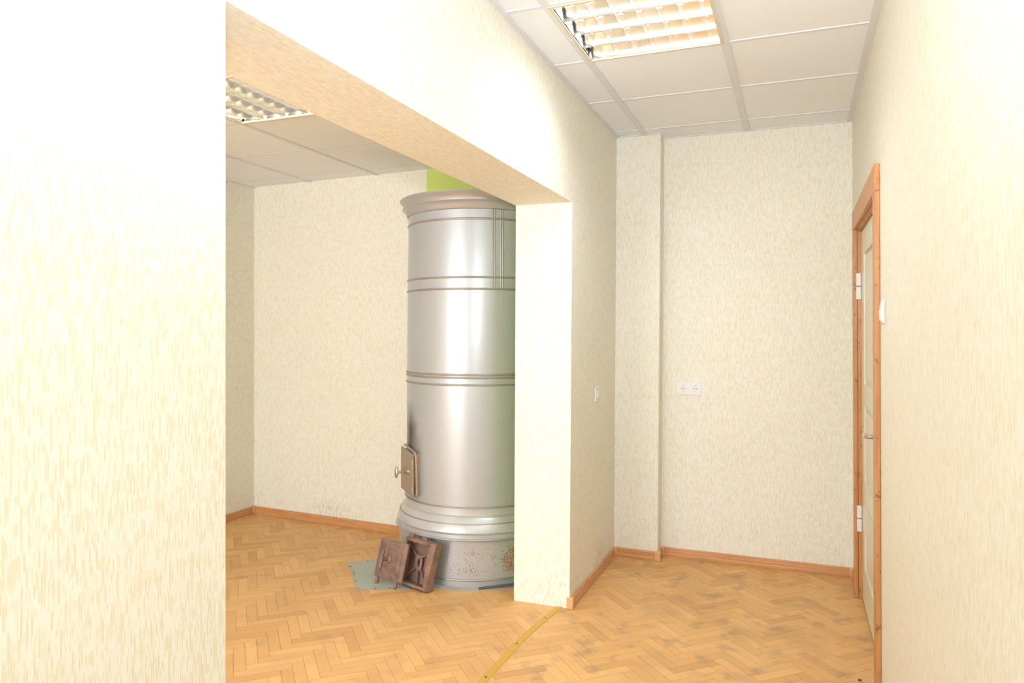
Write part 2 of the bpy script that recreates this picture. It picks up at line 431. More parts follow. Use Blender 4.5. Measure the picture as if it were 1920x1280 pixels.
# rear walls with window openings (behind the camera)
def rear(name, x0, x1, wins, label):
    bm = bmesh.new(); xs = x0
    for a, b in wins:
        abox(bm, xs, a, YR - 0.25, YR, 0, ZT); abox(bm, a, b, YR - 0.25, YR, 0, 0.80); abox(bm, a, b, YR - 0.25, YR, 2.30, ZT); xs = b
    abox(bm, xs, x1, YR - 0.25, YR, 0, ZT)
    struct(obj(name, bm, M_WALL), label, 'wall')
rear('wall_rear', XL, 0.7, [(-0.90, 0.10)], 'cream rear wall of the passage with a window')
rear('wall_rear', LX - 0.2, XLB, [(-3.80, -2.90), (-2.80, -1.60)], 'cream rear wall of the stove room with two windows')
for i, (a, b) in enumerate(((-0.90, 0.10), (-3.80, -2.90), (-2.80, -1.60))):
    e = empty('window_%d' % (i + 1), ((a + b) / 2, YR - 0.15, 0.80))
    struct(e, ('white framed window in the rear wall of the passage', 'white framed narrow window of the stove room', 'white framed wide window of the stove room')[i], 'window')
    for bb in ((a, a + 0.05, 0.80, 2.30), (b - 0.05, b, 0.80, 2.30), (a + 0.05, b - 0.05, 0.80, 0.85), (a + 0.05, b - 0.05, 2.25, 2.30), ((a + b) / 2 - 0.025, (a + b) / 2 + 0.025, 0.85, 2.25)):
        box('window_frame', (bb[0], bb[1], YR - 0.19, YR - 0.13, bb[2], bb[3]), M_WHITE, e)

# ------------------------------------------------------------------ ceilings
def tbar(name, b, parent): return box(name, b, M_TBAR, parent)
ceil = struct(box('ceiling', (XL - 0.1, 0.6, YR - 0.1, YB + 0.1, H + 0.10, H + 0.16), M_PLENUM), 'white suspended tile ceiling over the passage', 'ceiling')
xs = [XL, XA, XA + 0.6, XR0 + 0.05]
ys = [YB + 0.02, YL1 + 1.2, YL1 + 0.6, YL1] + [YL1 - 0.6 * k for k in range(1, 12)]
LUM_MAIN = (XA, YL1 - 0.6); LUM_MAIN2 = (XA, YL1 - 2.4)
for i in range(3):
    for j in range(len(ys) - 1):
        y1, y0 = ys[j], ys[j + 1]
        if i == 1 and abs(y1 - YL1) < 1e-6: continue
        if i == 1 and abs(y1 - (YL1 - 1.8)) < 1e-6: continue
        box('ceiling_tile', (xs[i] + 0.003, xs[i + 1] - 0.003, y0 + 0.002, y1 - 0.002, H + 0.003, H + 0.018), M_TILE, ceil)
for x in (XA, XA + 0.6): tbar('main_runner', (x - 0.017, x + 0.017, YR, YB, H - 0.003, H + 0.004), ceil)
for y in ys[1:]:
    for i in range(3):
        tbar('cross_tee', (xs[i] + (0.017 if i else 0), xs[i + 1] - (0.017 if i < 2 else 0), y - 0.009, y + 0.009, H - 0.0015, H + 0.004), ceil)
tbar('wall_angle', (XL, XL + 0.022, YR, YP, H - 0.003, H + 0.003), ceil)
tbar('wall_angle', (XR0 - 0.030, XR0 + 0.01, YR, YB, H - 0.003, H + 0.003), ceil)
tbar('wall_angle', (XPIL, XR0 - 0.030, YB - 0.015, YB, H - 0.002, H + 0.003), ceil)
tbar('wall_angle', (XL + 0.022, XPIL, YP - 0.015, YP, H - 0.002, H + 0.003), ceil)
ceil2 = struct(box('ceiling', (LX - 0.1, XLB + 0.05, YR - 0.1, 4.75, LH + 0.10, LH + 0.16), M_PLENUM), 'warm shaded tile ceiling over the stove room', 'ceiling')
lxs = [LX, -3.40, -2.80, -2.20, -1.60, XLB + 0.02]
lys = [4.62, 4.300, 3.700, 3.100, 2.500] + [2.5 - 0.6 * k for k in range(1, 11)]
LUM_L = (-2.80, 2.500)
for i in range(len(lxs) - 1):
    for j in range(len(lys) - 1):
        y1, y0 = lys[j], lys[j + 1]
        if i == 2 and (abs(y0 - 2.5) < 1e-6 or abs(y0 + 0.5) < 1e-6): continue
        box('ceiling_tile', (lxs[i] + 0.003, lxs[i + 1] - 0.003, y0 + 0.002, y1 - 0.002, LH + 0.003, LH + 0.018), M_TILE, ceil2)
for x in lxs[1:-1]: tbar('main_runner', (x - 0.012, x + 0.012, YR, yw(x), LH - 0.003, LH + 0.004), ceil2)
for y in lys[1:]:
    for i in range(len(lxs) - 1):
        tbar('cross_tee', (lxs[i] + 0.012, lxs[i + 1] - 0.012, y - 0.007, y + 0.007, LH + 0.0022, LH + 0.004), ceil2)
tbar('wall_angle', (LX, LX + 0.02, YR, LY, LH - 0.003, LH + 0.003), ceil2)

# ------------------------------------------------------------------ luminaires: recessed, four mirror troughs with cross blades
def luminaire(x0, y0, zc, along, label, watts, nb=7):
    e = empty('recessed_louvre_light', (x0 + 0.3, y0 + 0.3, zc)); tag(e, label, 'ceiling light', 'recessed louvre lights')
    def B(name, u0, u1, v0, v1, z0, z1, mat, bev=0):   # u along the tubes, v across
        b = (x0 + u0, x0 + u1, y0 + v0, y0 + v1, zc + z0, zc + z1) if along == 'x' else (x0 + v0, x0 + v1, y0 + u0, y0 + u1, zc + z0, zc + z1)
        return box(name, b, mat, e, bev)
    a, b = 0.004, 0.596
    for q in ((a, b, a, a + 0.013), (a, b, b - 0.013, b), (a, a + 0.013, a + 0.013, b - 0.013), (b - 0.013, b, a + 0.013, b - 0.013)):
        B('frame', *q, -0.006, 0.004, M_LUMF)
    B('housing', a, b, a, b, 0.085, 0.095, M_ALU)
    for q in ((a, b, a, a + 0.004), (a, b, b - 0.004, b), (a, a + 0.004, a + 0.004, b - 0.004), (b - 0.004, b, a + 0.004, b - 0.004)):
        B('housing_side', *q, 0.004, 0.085, M_ALU)
    i0, i1 = a + 0.015, b - 0.015; wv = (i1 - i0) / 4
    def ridge(v, half):   # parabolic reflector ridge between troughs
        bm = bmesh.new(); prof = []
        for k in range(7):
            f = k / 6; w = 0.003 + 0.034 * (1 - (1 - f) ** 2) ** 1.0 * f
            prof.append((w, f * 0.070))
        pl = [(v + (w if half >= 0 else 0.0005), z) for w, z in prof] + [(v - (w if half <= 0 else 0.0005), z) for w, z in reversed(prof)]
        A = []; Bv = []
        for (vv, z) in pl:
            for lst, u in ((A, i0), (Bv, i1)):
                p = (x0 + u, y0 + vv, zc + z) if along == 'x' else (x0 + vv, y0 + u, zc + z)
                lst.append(bm.verts.new(p))
        n = len(pl)
        for k in range(n): bm.faces.new((A[k], A[(k + 1) % n], Bv[(k + 1) % n], Bv[k]))
        obj('reflector', bm, M_ALU, e, smooth=True)
    for k in range(5): ridge(i0 + wv * k, 1 if k == 0 else (-1 if k == 4 else 0))
    for k in range(4):
        vc = i0 + wv * (k + 0.5)
        p0 = (x0 + i0, y0 + vc, zc + 0.062); p1 = (x0 + i1, y0 + vc, zc + 0.062)
        if along != 'x': p0 = (x0 + vc, y0 + i0, zc + 0.062); p1 = (x0 + vc, y0 + i1, zc + 0.062)
        tube('lamp_tube', [p0, p1], 0.013, M_TUBE, e, 12)
        for j in range(nb):   # lens shaped cross blade, deeper in the middle
            u = i0 + (i1 - i0) * (j + 0.5) / nb; hw = wv / 2 - 0.004
            bm = bmesh.new(); ring = []
            for t in range(9):
                f = -1 + 2 * t / 8; ring.append((vc + f * hw, 0.002 + 0.010 * f * f))
            for t in range(9):
                f = 1 - 2 * t / 8; ring.append((vc + f * (hw - 0.014), 0.046))
            A = []; Bv = []
            for vv, z in ring:
                for lst, w in ((A, -1), (Bv, 1)):
                    th = 0.0012 + 0.006 * (z / 0.046)
                    p = (x0 + u + w * th, y0 + vv, zc + z) if along == 'x' else (x0 + vv, y0 + u + w * th, zc + z)
                    lst.append(bm.verts.new(p))
            n = len(ring); bm.faces.new(A); bm.faces.new(list(reversed(Bv)))
            for t in range(n): bm.faces.new((A[t], Bv[t], Bv[(t + 1) % n], A[(t + 1) % n]))
            obj('louvre_blade', bm, M_ALU, e)
    area('added_fill_glow', (x0 + 0.3, y0 + 0.3, zc + 0.047), (0, 0, 0), 0.54, 0.54, watts, (0.90, 0.98, 1.08))  # fill light added inside the fitting to raise general brightness
    return e
luminaire(LUM_MAIN[0], LUM_MAIN[1], H, 'x', 'square mirror louvre light in the white ceiling over the passage', 25)
luminaire(LUM_MAIN2[0], LUM_MAIN2[1], H, 'x', 'added unseen mirror louvre light overhead in the passage', 5)  # out-of-view fitting added to lift the ambient light
luminaire(LUM_L[0], LUM_L[1], LH, 'y', 'square mirror louvre light half hidden by the beam in the stove room', 6)
luminaire(LUM_L[0], LUM_L[1] - 3.0, LH, 'y', 'added unseen mirror louvre light by the windows of the stove room', 120)  # strongest fill: unseen fitting added to brighten the stove room

# ------------------------------------------------------------------ skirting boards with moulded profile and corner caps
BBP = [(0, 0), (0.017, 0), (0.017, 0.016), (0.0145, 0.021), (0.0145, 0.034), (0.0125, 0.037), (0.0125, 0.050), (0.008, 0.055), (0, 0.055)]
def skirt(name, p0, p1, nrm, mat, label):
    p0, p1, nrm = Vector(p0), Vector(p1), Vector(nrm).normalized()
    bm = bmesh.new()
    A = [bm.verts.new((*(p0 + nrm * d), z + 0.0005)) for d, z in BBP]; B = [bm.verts.new((*(p1 + nrm * d), z + 0.0005)) for d, z in BBP]
    bm.faces.new(A); bm.faces.new(list(reversed(B))); n = len(BBP)
    for i in range(n): bm.faces.new((A[i], B[i], B[(i + 1) % n], A[(i + 1) % n]))
    return struct(obj(name, bm, mat), label, 'skirting board')
def cap(parent, x0, x1, y0, y1): return box('corner_cap', (x0, x1, y0, y1, 0.0005, 0.0585), M_CAP, parent, bev=0.004)
b = skirt('baseboard_left', (XL, YJ + 0.012), (XL, YP - 0.03), (1, 0), M_BBY, 'orange brown skirting board along the wall with the light switch')
cap(b, XL - 0.014, XL + 0.021, YJ - 0.012, YJ + 0.014); cap(b, XL, XL + 0.024, YP - 0.030, YP - 0.0005)
b = skirt('baseboard_back', (XL + 0.024, YP), (XPIL - 0.012, YP), (0, -1), M_BBX, 'short skirting board on the pilaster')
cap(b, XPIL - 0.014, XPIL + 0.021, YP - 0.021, YP + 0.012)
b = skirt('baseboard_back', (XPIL, YP + 0.012), (XPIL, YB - 0.03), (1, 0), M_BBY, 'tiny skirting board on the side of the pilaster')
cap(b, XPIL + 0.0005, XPIL + 0.026, YB - 0.030, YB - 0.0005)
b = skirt('baseboard_back', (XPIL + 0.026, YB), (xr(0) - 0.022, YB), (0, -1), M_BBX, 'long orange brown skirting board under the double socket')
cap(b, xr(0) - 0.024, xr(0) - 0.0005, YB - 0.026, YB - 0.0005)
skirt('baseboard_right', (xr(0), YB - 0.026), (xr(0), DY1 + 0.085), (-1, 0), M_BBY, 'stub of skirting board between the corner and the door casing')
skirt('baseboard_right', (xr(0), DY0 - 0.090), (xr(0), YR), (-1, 0), M_BBY, 'skirting board on the right wall nearer than the door')
skirt('baseboard_left', (XL, YR), (XL, YN), (1, 0), M_BBY, 'skirting board along the near partition wall')
b = skirt('baseboard_back', (LX + 0.02, yw(LX + 0.02)), (XG + 0.06, yw(XG + 0.06)), (LSL, -1), M_BBX, 'orange brown skirting board on the wall left of the stove')
cap(b, LX + 0.0005, LX + 0.022, yw(LX) - 0.026, yw(LX) - 0.002)
skirt('baseboard_side', (LX, YR), (LX, yw(LX) - 0.026), (1, 0), M_BBY, 'skirting board along the shaded side wall of the stove room')
# threshold strip with screws
bm = bmesh.new()
cpts = [(-1.178, 2.40), (-1.182, 2.75), (-1.178, 3.146), (-1.158, 3.38), (-1.136, 3.567)]
L = [bm.verts.new((x - 0.019, y, 0.0)) for x, y in cpts]; R = [bm.verts.new((x + 0.019, y, 0.0)) for x, y in cpts]
L2 = [bm.verts.new((x - 0.014, y, 0.0035)) for x, y in cpts]; R2 = [bm.verts.new((x + 0.014, y, 0.0035)) for x, y in cpts]
L0 = (-1.178, YN)
for i in range(len(cpts) - 1):
    bm.faces.new((L[i], L[i + 1], L2[i + 1], L2[i])); bm.faces.new((L2[i], L2[i + 1], R2[i + 1], R2[i])); bm.faces.new((R2[i], R2[i + 1], R[i + 1], R[i]))
abox(bm, -1.195, -1.161, YN, 2.40, 0.0, 0.0035)
strip = struct(obj('trim_1', bm, M_STRIP), 'thin ochre threshold strip across the parquet below the beam', 'threshold')
for y, x in ((3.40, -1.157), (3.07, -1.180), (2.72, -1.182)):
    bm = bmesh.new(); tube_bm(bm, [(x, y, 0.003), (x, y, 0.0048)], 0.0045, 10); obj('screw', bm, M_NAIL, strip)

# ------------------------------------------------------------------ door in the right wall
door = empty('door_1', (xr(0), (DY0 + DY1) / 2, 0)); struct(door, 'cream panelled door in a worn orange wood casing on the right wall', 'door')
def dbox(name, d0, d1, y0, y1, z0, z1, mat, parent=door, bev=0.0, seg=2):   # d measured out of the wall into the room
    bm = bmesh.new(); abox(bm, -d1, -d0, y0, y1, z0, z1)
    if bev: bevel(bm, bev, seg)
    o = obj(name, bm, mat, None)
    shear(o); o.parent = parent; o.matrix_parent_inverse = parent_world(parent).inverted()
    return o
CW = 0.085
dbox('casing', 0.0005, 0.020, DY0 - CW, DY0 + 0.004, 0.0, DZ + 0.0, M_CASZ, bev=0.004)
dbox('casing', 0.0005, 0.020, DY1 - 0.004, DY1 + CW, 0.0, DZ + 0.0, M_CASZ, bev=0.004)
dbox('casing_head', 0.0005, 0.021, DY0 - CW, DY1 + CW, DZ, DZ + 0.105, M_CASY, bev=0.004)
dbox('jamb', -0.20, 0.0, DY0, DY0 + 0.012, 0.0, DZ, M_CASZ); dbox('jamb', -0.20, 0.0, DY1 - 0.012, DY1, 0.0, DZ, M_CASZ)
dbox('jamb_head', -0.20, 0.0, DY0 + 0.012, DY1 - 0.012, DZ - 0.012, DZ, M_CASY)
ly0, ly1, lz1 = DY0 + 0.015, DY1 - 0.015, DZ - 0.016
leaf = dbox('door_leaf', -0.055, -0.030, ly0, ly1, 0.012, lz1, M_DOOR)
st = 0.135
PAN = [(0.20, 0.56), (0.66, 1.06), (1.165, 1.84)]
dbox('stile', -0.030, -0.018, ly0, ly0 + st, 0.012, lz1, M_DOOR, leaf, 0.002); dbox('stile', -0.030, -0.018, ly1 - st, ly1, 0.012, lz1, M_DOOR, leaf, 0.002)
zs = [0.012] + [v for p in PAN for v in p] + [lz1]
for i in range(0, len(zs), 2): dbox('rail', -0.030, -0.018, ly0 + st, ly1 - st, zs[i], zs[i + 1], M_DOOR, leaf, 0.002)
for a, b in PAN: dbox('panel', -0.034, -0.023, ly0 + st + 0.03, ly1 - st - 0.03, a + 0.03, b - 0.03, M_DOOR, leaf, 0.005)
dbox('door_gap_strip', -0.052, -0.020, ly0, ly1, 0.001, 0.011, M_DARK, leaf)  # plain dark strip filling the gap under the leaf
for z in (0.435, 1.68):
    h = dbox('hinge', -0.016, 0.008, DY1 - 0.018, DY1 - 0.003, z - 0.07, z - 0.002, M_WHITE, door, 0.004)
    dbox('hinge_knuckle', -0.016, 0.008, DY1 - 0.018, DY1 - 0.003, z + 0.002, z + 0.07, M_WHITE, h, 0.004)
ph = dbox('handle_rose', -0.018, -0.012, ly0 + 0.045, ly0 + 0.085, 0.93, 1.06, M_CHROME, leaf, 0.004)
bm = bmesh.new(); yy = ly0 + 0.065
tube_bm(bm, [(0.018, yy, 1.0), (-0.03, yy, 1.0), (-0.036, yy + 0.008, 1.0), (-0.038, yy + 0.05, 0.999), (-0.038, yy + 0.12, 0.997)], [0.009, 0.009, 0.010, 0.009, 0.008], 10)
o = obj('door_handle', bm, M_CHROME, None, smooth=True); shear(o); o.parent = leaf; o.matrix_parent_inverse = parent_world(leaf).inverted()

# ------------------------------------------------------------------ switches and socket
sw = empty('light_switch', (xr(1.5), 3.03, 1.46)); tag(sw, 'white light switch on the right wall beside the door casing', 'light switch')
bm = bmesh.new(); extrude_poly(bm, [(-0.0005, 1.462), (-0.009, 1.468), (-0.012, 1.520), (-0.008, 1.552), (-0.0005, 1.554)], 'y', 2.985, 3.070); bevel(bm, 0.002, 1)
for v in bm.verts: v.co.x += xr(v.co.z)
obj('switch_box', bm, M_WHITE, sw)
bm = bmesh.new(); extrude_poly(bm, [(-0.0085, 1.474), (-0.0135, 1.477), (-0.0155, 1.514), (-0.0118, 1.517)], 'y', 3.000, 3.055)
for v in bm.verts: v.co.x += xr(v.co.z)
obj('rocker', bm, M_WHITE, sw)
sw = empty('light_switch', (XL, 4.07, 1.03)); tag(sw, 'small white light switch on the shaded wall beside the pilaster', 'light switch')
box('switch_plate', (XL + 0.0005, XL + 0.010, 4.030, 4.112, 1.030, 1.112), M_WHITE, sw, bev=0.003)
box('rocker', (XL + 0.010, XL + 0.016, 4.048, 4.094, 1.048, 1.094), M_WHITE, sw, bev=0.002)
so = empty('double_socket', (-0.6335, YB, 1.034)); tag(so, 'white double power socket on the end wall of the passage', 'power socket')
box('surround', (-0.710, -0.557, YB - 0.008, YB - 0.0005, 1.034, 1.116), M_WHITE, so, bev=0.003)
for k, cx in enumerate((-0.6705, -0.5965)):
    box('socket_insert', (cx - 0.032, cx + 0.032, YB - 0.0105, YB - 0.008, 1.043, 1.107), M_WHITE, so, bev=0.0015)
    cz = 1.075
    bm = bmesh.new()   # raised rim around the round recess
    prof = [(0.0225, 0.0), (0.0225, 0.0022), (0.0195, 0.0022), (0.0190, 0.0003), (0.0, 0.0003)]
    rings = []
    for j in range(32):
        a = 2 * PI * j / 32; rings.append([bm.verts.new((cx + r * math.cos(a), YB - 0.0105 - h, cz + r * math.sin(a))) for r, h in prof])
    for j in range(32):
        A, B = rings[j], rings[(j + 1) % 32]
        for i in range(len(prof) - 1):
            if prof[i + 1][0] == 0: bm.faces.new((A[i], B[i], A[i + 1])) if False else bm.faces.new((A[i], B[i], B[i + 1], A[i + 1]))
            else: bm.faces.new((A[i], B[i], B[i + 1], A[i + 1]))
    bmesh.ops.remove_doubles(bm, verts=bm.verts, dist=1e-6)
    well = obj('socket_well', bm, M_WHITE, so, smooth=True)
    for dx, dz, r in ((-0.0095, 0, 0.0030), (0.0095, 0, 0.0030), (0, 0, 0.0018)):
        tube('pin_hole', [(cx + dx, YB - 0.0105, cz + dz), (cx + dx, YB - 0.0112, cz + dz)], r, M_DARK, well, 10)
    for sg in (-1, 1):
        box('earth_clip', (cx - 0.0035, cx + 0.0035, YB - 0.0125, YB - 0.0105, cz + sg * 0.0185 - 0.0025, cz + sg * 0.0185 + 0.0025), M_CHROME if sg < 0 else M_DARK, well)

# ------------------------------------------------------------------ the stove
stove = empty('round_stove', (STC.x, STC.y, 0))
tag(stove, 'tall round silver painted sheet steel stove standing behind the pillar', 'stove')
lathe('hearth_screed', [(0.0, 0.0035), (0.500, 0.003), (0.520, 0.0002)], M_CEMENT, stove, n=64)
drum = lathe('drum', [(0.0, 0.004), (0.474, 0.004), (0.474, 0.262), (0.0, 0.262)], M_STOVE, stove)
def ring(name, r, z, w=0.007, h=0.006, mat=M_RIB, parent=stove):
    prof = [(r - 0.004, z - w)] + [(r + h * math.sin(PI * k / 6), z - w * math.cos(PI * k / 6)) for k in range(0, 7)] + [(r - 0.004, z + w)]
    return lathe(name, prof, mat, parent)
ring('drum_rib', 0.474, 0.043, 0.006, 0.008, M_RIB, drum)
lathe('base_moulding', [(0.40, 0.2625), (0.476, 0.2625), (0.492, 0.264), (0.493, 0.271), (0.472, 0.274), (0.471, 0.292), (0.481, 0.299), (0.485, 0.306), (0.484, 0.314),
      (0.474, 0.345), (0.470, 0.350), (0.466, 0.352), (0.451, 0.381), (0.446, 0.386), (0.435, 0.392), (0.433, 0.430), (0.439, 0.433), (0.440, 0.438), (0.40, 0.4385)], M_MOULD, stove)
for r, z in ((0.468, 0.3515), (0.492, 0.2675), (0.440, 0.4355)):
    ring('moulding_bead', r, z, 0.0035, 0.003, M_RIB, stove)
body = lathe('body', [(0.0, 0.4387), (0.431, 0.4387), (0.4315, 1.15), (0.428, 1.70), (0.424, 2.115), (0.0, 2.115)], M_STOVE, stove, n=128)
for r, z in ((0.4315, 1.184), (0.4315, 1.167), (0.4315, 1.126), (0.4285, 1.733), (0.4285, 1.667), (0.4255, 2.061)):
    ring('band_rib', r, z, 0.006, 0.006, M_RIB, body)
lathe('cornice', [(0.0, 2.1155), (0.424, 2.1155), (0.432, 2.118), (0.437, 2.124), (0.441, 2.140), (0.452, 2.156), (0.462, 2.162), (0.462, 2.168), (0.450, 2.171),
      (0.452, 2.180), (0.462, 2.194), (0.474, 2.204), (0.477, 2.209), (0.476, 2.215), (0.0, 2.217)], M_CORN, stove)
for k, adeg in enumerate((-54.7, -53.1, -48.2, -46.7)):
    a = math.radians(adeg); pts = []
    for z in (1.667, 1.9, 2.114):
        r = 0.4285 - (z - 1.667) * 0.0095 + 0.001
        pts.append((STC.x + r * math.cos(a), STC.y + r * math.sin(a), z))
    tube('seam_bead', pts, 0.0042, M_RIB, body, 8)
# clean-out door, facing the left wall
az = math.radians(-130)
N = Vector((math.cos(az), math.sin(az), 0)); Tn = Vector((-math.sin(az), math.cos(az), 0))   # Tn points to the hinge side (towards the passage)
Oc = Vector((STC.x, STC.y, 0))
def SP(n, t, z): return Oc + N * n + Tn * t + Vector((0, 0, z))
def sbox(name, n0, n1, t0, t1, z0, z1, mat, parent, bev=0.0, skew=0.0):
    bm = bmesh.new(); vs, _ = abox(bm, n0, n1, t0, t1, z0, z1)
    if bev: bevel(bm, bev, 2)
    for v in bm.verts:
        n, t, z = v.co; v.co = SP(n, t, z + skew * t)
    return obj(name, bm, mat, parent)
cl = sbox('cleanout_frame', 0.405, 0.440, -0.105, 0.112, 0.478, 0.722, M_SOOTD, body, 0.004)
cl_door = sbox('cleanout_door', 0.446, 0.454, -0.115, 0.098, 0.470, 0.722, M_SOOTD, stove, 0.002, skew=-0.10)
tube('frame_rim', [SP(0.446, -0.070, 0.748), SP(0.450, 0.070, 0.733), SP(0.448, 0.104, 0.724), SP(0.445, 0.114, 0.700), SP(0.442, 0.116, 0.60), SP(0.440, 0.117, 0.475)], 0.0075, M_SOOTD, stove, 10)
for z in (0.505, 0.665): tube('hinge', [SP(0.456, 0.094, z - 0.018), SP(0.456, 0.094, z + 0.018)], 0.010, M_SOOTD, cl_door, 12)
tube('hinge_bar', [SP(0.456, 0.094, 0.480), SP(0.456, 0.094, 0.70)], 0.005, M_SOOTD, cl_door, 8)
tube('knob_stem', [SP(0.454, 0.012, 0.600), SP(0.462, 0.012, 0.600), SP(0.463, 0.012, 0.600), SP(0.520, 0.012, 0.602)], [0.017, 0.015, 0.008, 0.008], M_CHROME, cl_door, 14)
bm = bmesh.new(); bmesh.ops.create_uvsphere(bm, u_segments=18, v_segments=12, radius=1.0)
for v in bm.verts:
    c = v.co.copy(); v.co = SP(0.528 + c.x * 0.010, 0.012 + c.y * 0.017, 0.603 + c.z * 0.036)
obj('knob', bm, M_CHROME, cl_door, smooth=True)

# ------------------------------------------------------------------ grey sheet nailed to the floor before the stove
plate_pts = [(-2.57, 3.755), (-2.46, 3.640), (-2.300, 3.440), (-2.270, 3.408), (-2.228, 3.392), (-2.150, 3.420), (-2.062, 3.470), (-1.98, 3.50), (-2.06, 3.80), (-2.26, 3.935), (-2.40, 3.90), (-2.52, 3.80)]
bm = bmesh.new(); extrude_poly(bm, plate_pts, 'z', 0.0005, 0.003)
plate = tag(obj('floor_plate', bm, M_PLATE), 'grey painted sheet metal plate lying on the parquet before the stove', 'metal plate')
for x, y in ((-2.505, 3.700), (-2.430, 3.620), (-2.405, 3.590), (-2.335, 3.500), (-2.160, 3.428), (-2.465, 3.825), (-2.09, 3.468)):
    tube('nail', [(x, y, 0.003), (x, y, 0.0048)], 0.005, M_NAIL, plate, 8)

# ------------------------------------------------------------------ rusty cast iron doors leaning on the stove
def pose(cx, cy, cz, azn, tilt, roll):
    n = Vector((math.cos(azn), math.sin(azn), 0)); ri = Vector((-math.sin(azn), math.cos(azn), 0)); up = Vector((0, 0, 1)) * math.cos(tilt) - n * math.sin(tilt)
    R = ri * math.cos(roll) + up * math.sin(roll); U = up * math.cos(roll) - ri * math.sin(roll); Nn = R.cross(U)
    m = Matrix((R, U, Nn)).transposed().to_4x4(); m.translation = Vector((cx, cy, cz)); return m
def lbox(name, mtx, x0, x1, y0, y1, z0, z1, mat, parent, bev=0.0, seg=2):
    bm = bmesh.new(); abox(bm, x0, x1, y0, y1, z0, z1)
    if bev: bevel(bm, bev, seg)
    bm.transform(mtx); return obj(name, bm, mat, parent, smooth=bool(bev))
def lbar(bm, a, b, w, z0, z1):
    a, b = Vector(a), Vector(b); d = (b - a).normalized(); s = Vector((-d.y, d.x)) * w / 2
    q = [a + s, a - s, b - s, b + s]; q = [(p.x, p.y) for p in q]
    extrude_poly(bm, q, 'z', z0, z1)
m1 = pose(-2.125, 3.488, 0.041, -1.849, 0.30, 0.01)
fd = empty('cast_iron_stove_door', (-2.119, 3.505, 0.0)); tag(fd, 'rusty cast iron stove door showing its ornamented front with knob', 'stove door', 'loose stove ironwork')
w2, hh = 0.1115, 0.212
pl_ = lbox('door_plate', m1, -w2, w2, 0, hh, -0.022, 0.0, M_RUST, fd, 0.011, 3)
bm = bmesh.new()
i_ = 0.018
for a, b in (((-w2 + i_, i_), (w2 - i_ - 0.012, i_)), ((w2 - i_ - 0.012, i_), (w2 - i_ - 0.012, hh - i_)), ((w2 - i_ - 0.012, hh - i_), (-w2 + i_, hh - i_)), ((-w2 + i_, hh - i_), (-w2 + i_, i_))): lbar(bm, a, b, 0.004, -0.001, 0.0022)
bm.transform(m1); obj('raised_border', bm, M_RUST, pl_)
bm = bmesh.new()   # eight sided boss
cx0, cy0 = -0.010, 0.108
extrude_poly(bm, [(cx0 + 0.062 * math.cos(PI / 8 + k * PI / 4), cy0 + 0.062 * math.sin(PI / 8 + k * PI / 4)) for k in range(8)], 'z', -0.001, 0.003)
bm.transform(m1); obj('boss', bm, M_RUST, pl_)
for sx, sy in ((-1, -1), (1, -1), (-1, 1), (1, 1)):   # corner scrolls, one raised spiral each
    c0 = Vector((cx0 + sx * 0.064, cy0 + sy * 0.064)); pts = []
    for k in range(26):
        a = k / 25 * 4.2 * PI; rr = 0.004 + 0.017 * k / 25
        pts.append(m1 @ Vector((c0.x + rr * math.cos(a) * sx, c0.y + rr * math.sin(a) * sy, 0.0008)))
    bm = bmesh.new(); tube_bm(bm, pts, 0.0020, 6); obj('scroll_ornament', bm, M_RUST, pl_, smooth=True)
kn = [m1 @ Vector(q) for q in ((cx0, cy0, 0.002), (cx0, cy0, 0.010), (cx0, cy0, 0.016), (cx0, cy0, 0.044), (cx0 - 0.004, cy0, 0.050))]
bm = bmesh.new(); tube_bm(bm, kn, [0.024, 0.021, 0.012, 0.012, 0.014], 14); ks = obj('knob_stem', bm, M_RUST, pl_, smooth=True)
hb_ = [m1 @ Vector(q) for q in ((cx0 - 0.006, cy0 - 0.052, 0.050), (cx0 - 0.006, cy0 - 0.048, 0.052), (cx0 - 0.006, cy0, 0.055), (cx0 - 0.006, cy0 + 0.044, 0.052), (cx0 - 0.006, cy0 + 0.048, 0.050))]
bm = bmesh.new(); tube_bm(bm, hb_, [0.007, 0.010, 0.0115, 0.010, 0.007], 12); obj('turn_handle', bm, M_RUST, ks, smooth=True)
for sx in (-0.083, 0.066): 
    lbox('hinge_lug', m1, sx - 0.009, sx + 0.009, -0.044, 0.004, -0.018, -0.004, M_RUST, fd, 0.004)
m2 = pose(-1.962, 3.526, 0.0105, -1.87, 0.17, -0.03)
ff = empty('cast_iron_door_back', (-1.962, 3.528, 0)); tag(ff, 'rusty hollow cast iron stove door showing its ribbed back', 'stove door', 'loose stove ironwork')
W2, HH = 0.104, 0.258
outer = [(-W2, 0), (W2, 0), (W2 + 0.004, 0.13), (W2 + 0.012, HH), (-W2, HH)]
for nm, b in (('rim_rail', (-W2, W2, 0.0, 0.016, -0.022, 0.032)), ('rim_rail', (-W2, W2, HH - 0.020, HH, -0.022, 0.030)), ('rim_rail', (-W2, -W2 + 0.014, 0.016, HH - 0.020, -0.022, 0.026)), ('rim_rail', (W2 - 0.020, W2, 0.016, HH - 0.020, -0.022, 0.034))):
    lbox(nm, m2, *b, M_RUST, ff, 0.004)
bm = bmesh.new()   # flared outer flange on the right
ring_ = []
for k in range(9):
    y = HH * k / 8; ring_.append([(W2 - 0.001, y, 0.034), (W2 + 0.006 + 0.024 * (k / 8) ** 2, y, 0.022), (W2 + 0.010 + 0.030 * (k / 8) ** 2, y, -0.020), (W2 - 0.001, y, -0.012)])
vs = [[bm.verts.new(q) for q in r] for r in ring_]
for A, B in zip(vs, vs[1:]):
    for k in range(4): bm.faces.new((A[k], A[(k + 1) % 4], B[(k + 1) % 4], B[k]))
bm.faces.new(vs[0]); bm.faces.new(list(reversed(vs[-1])))
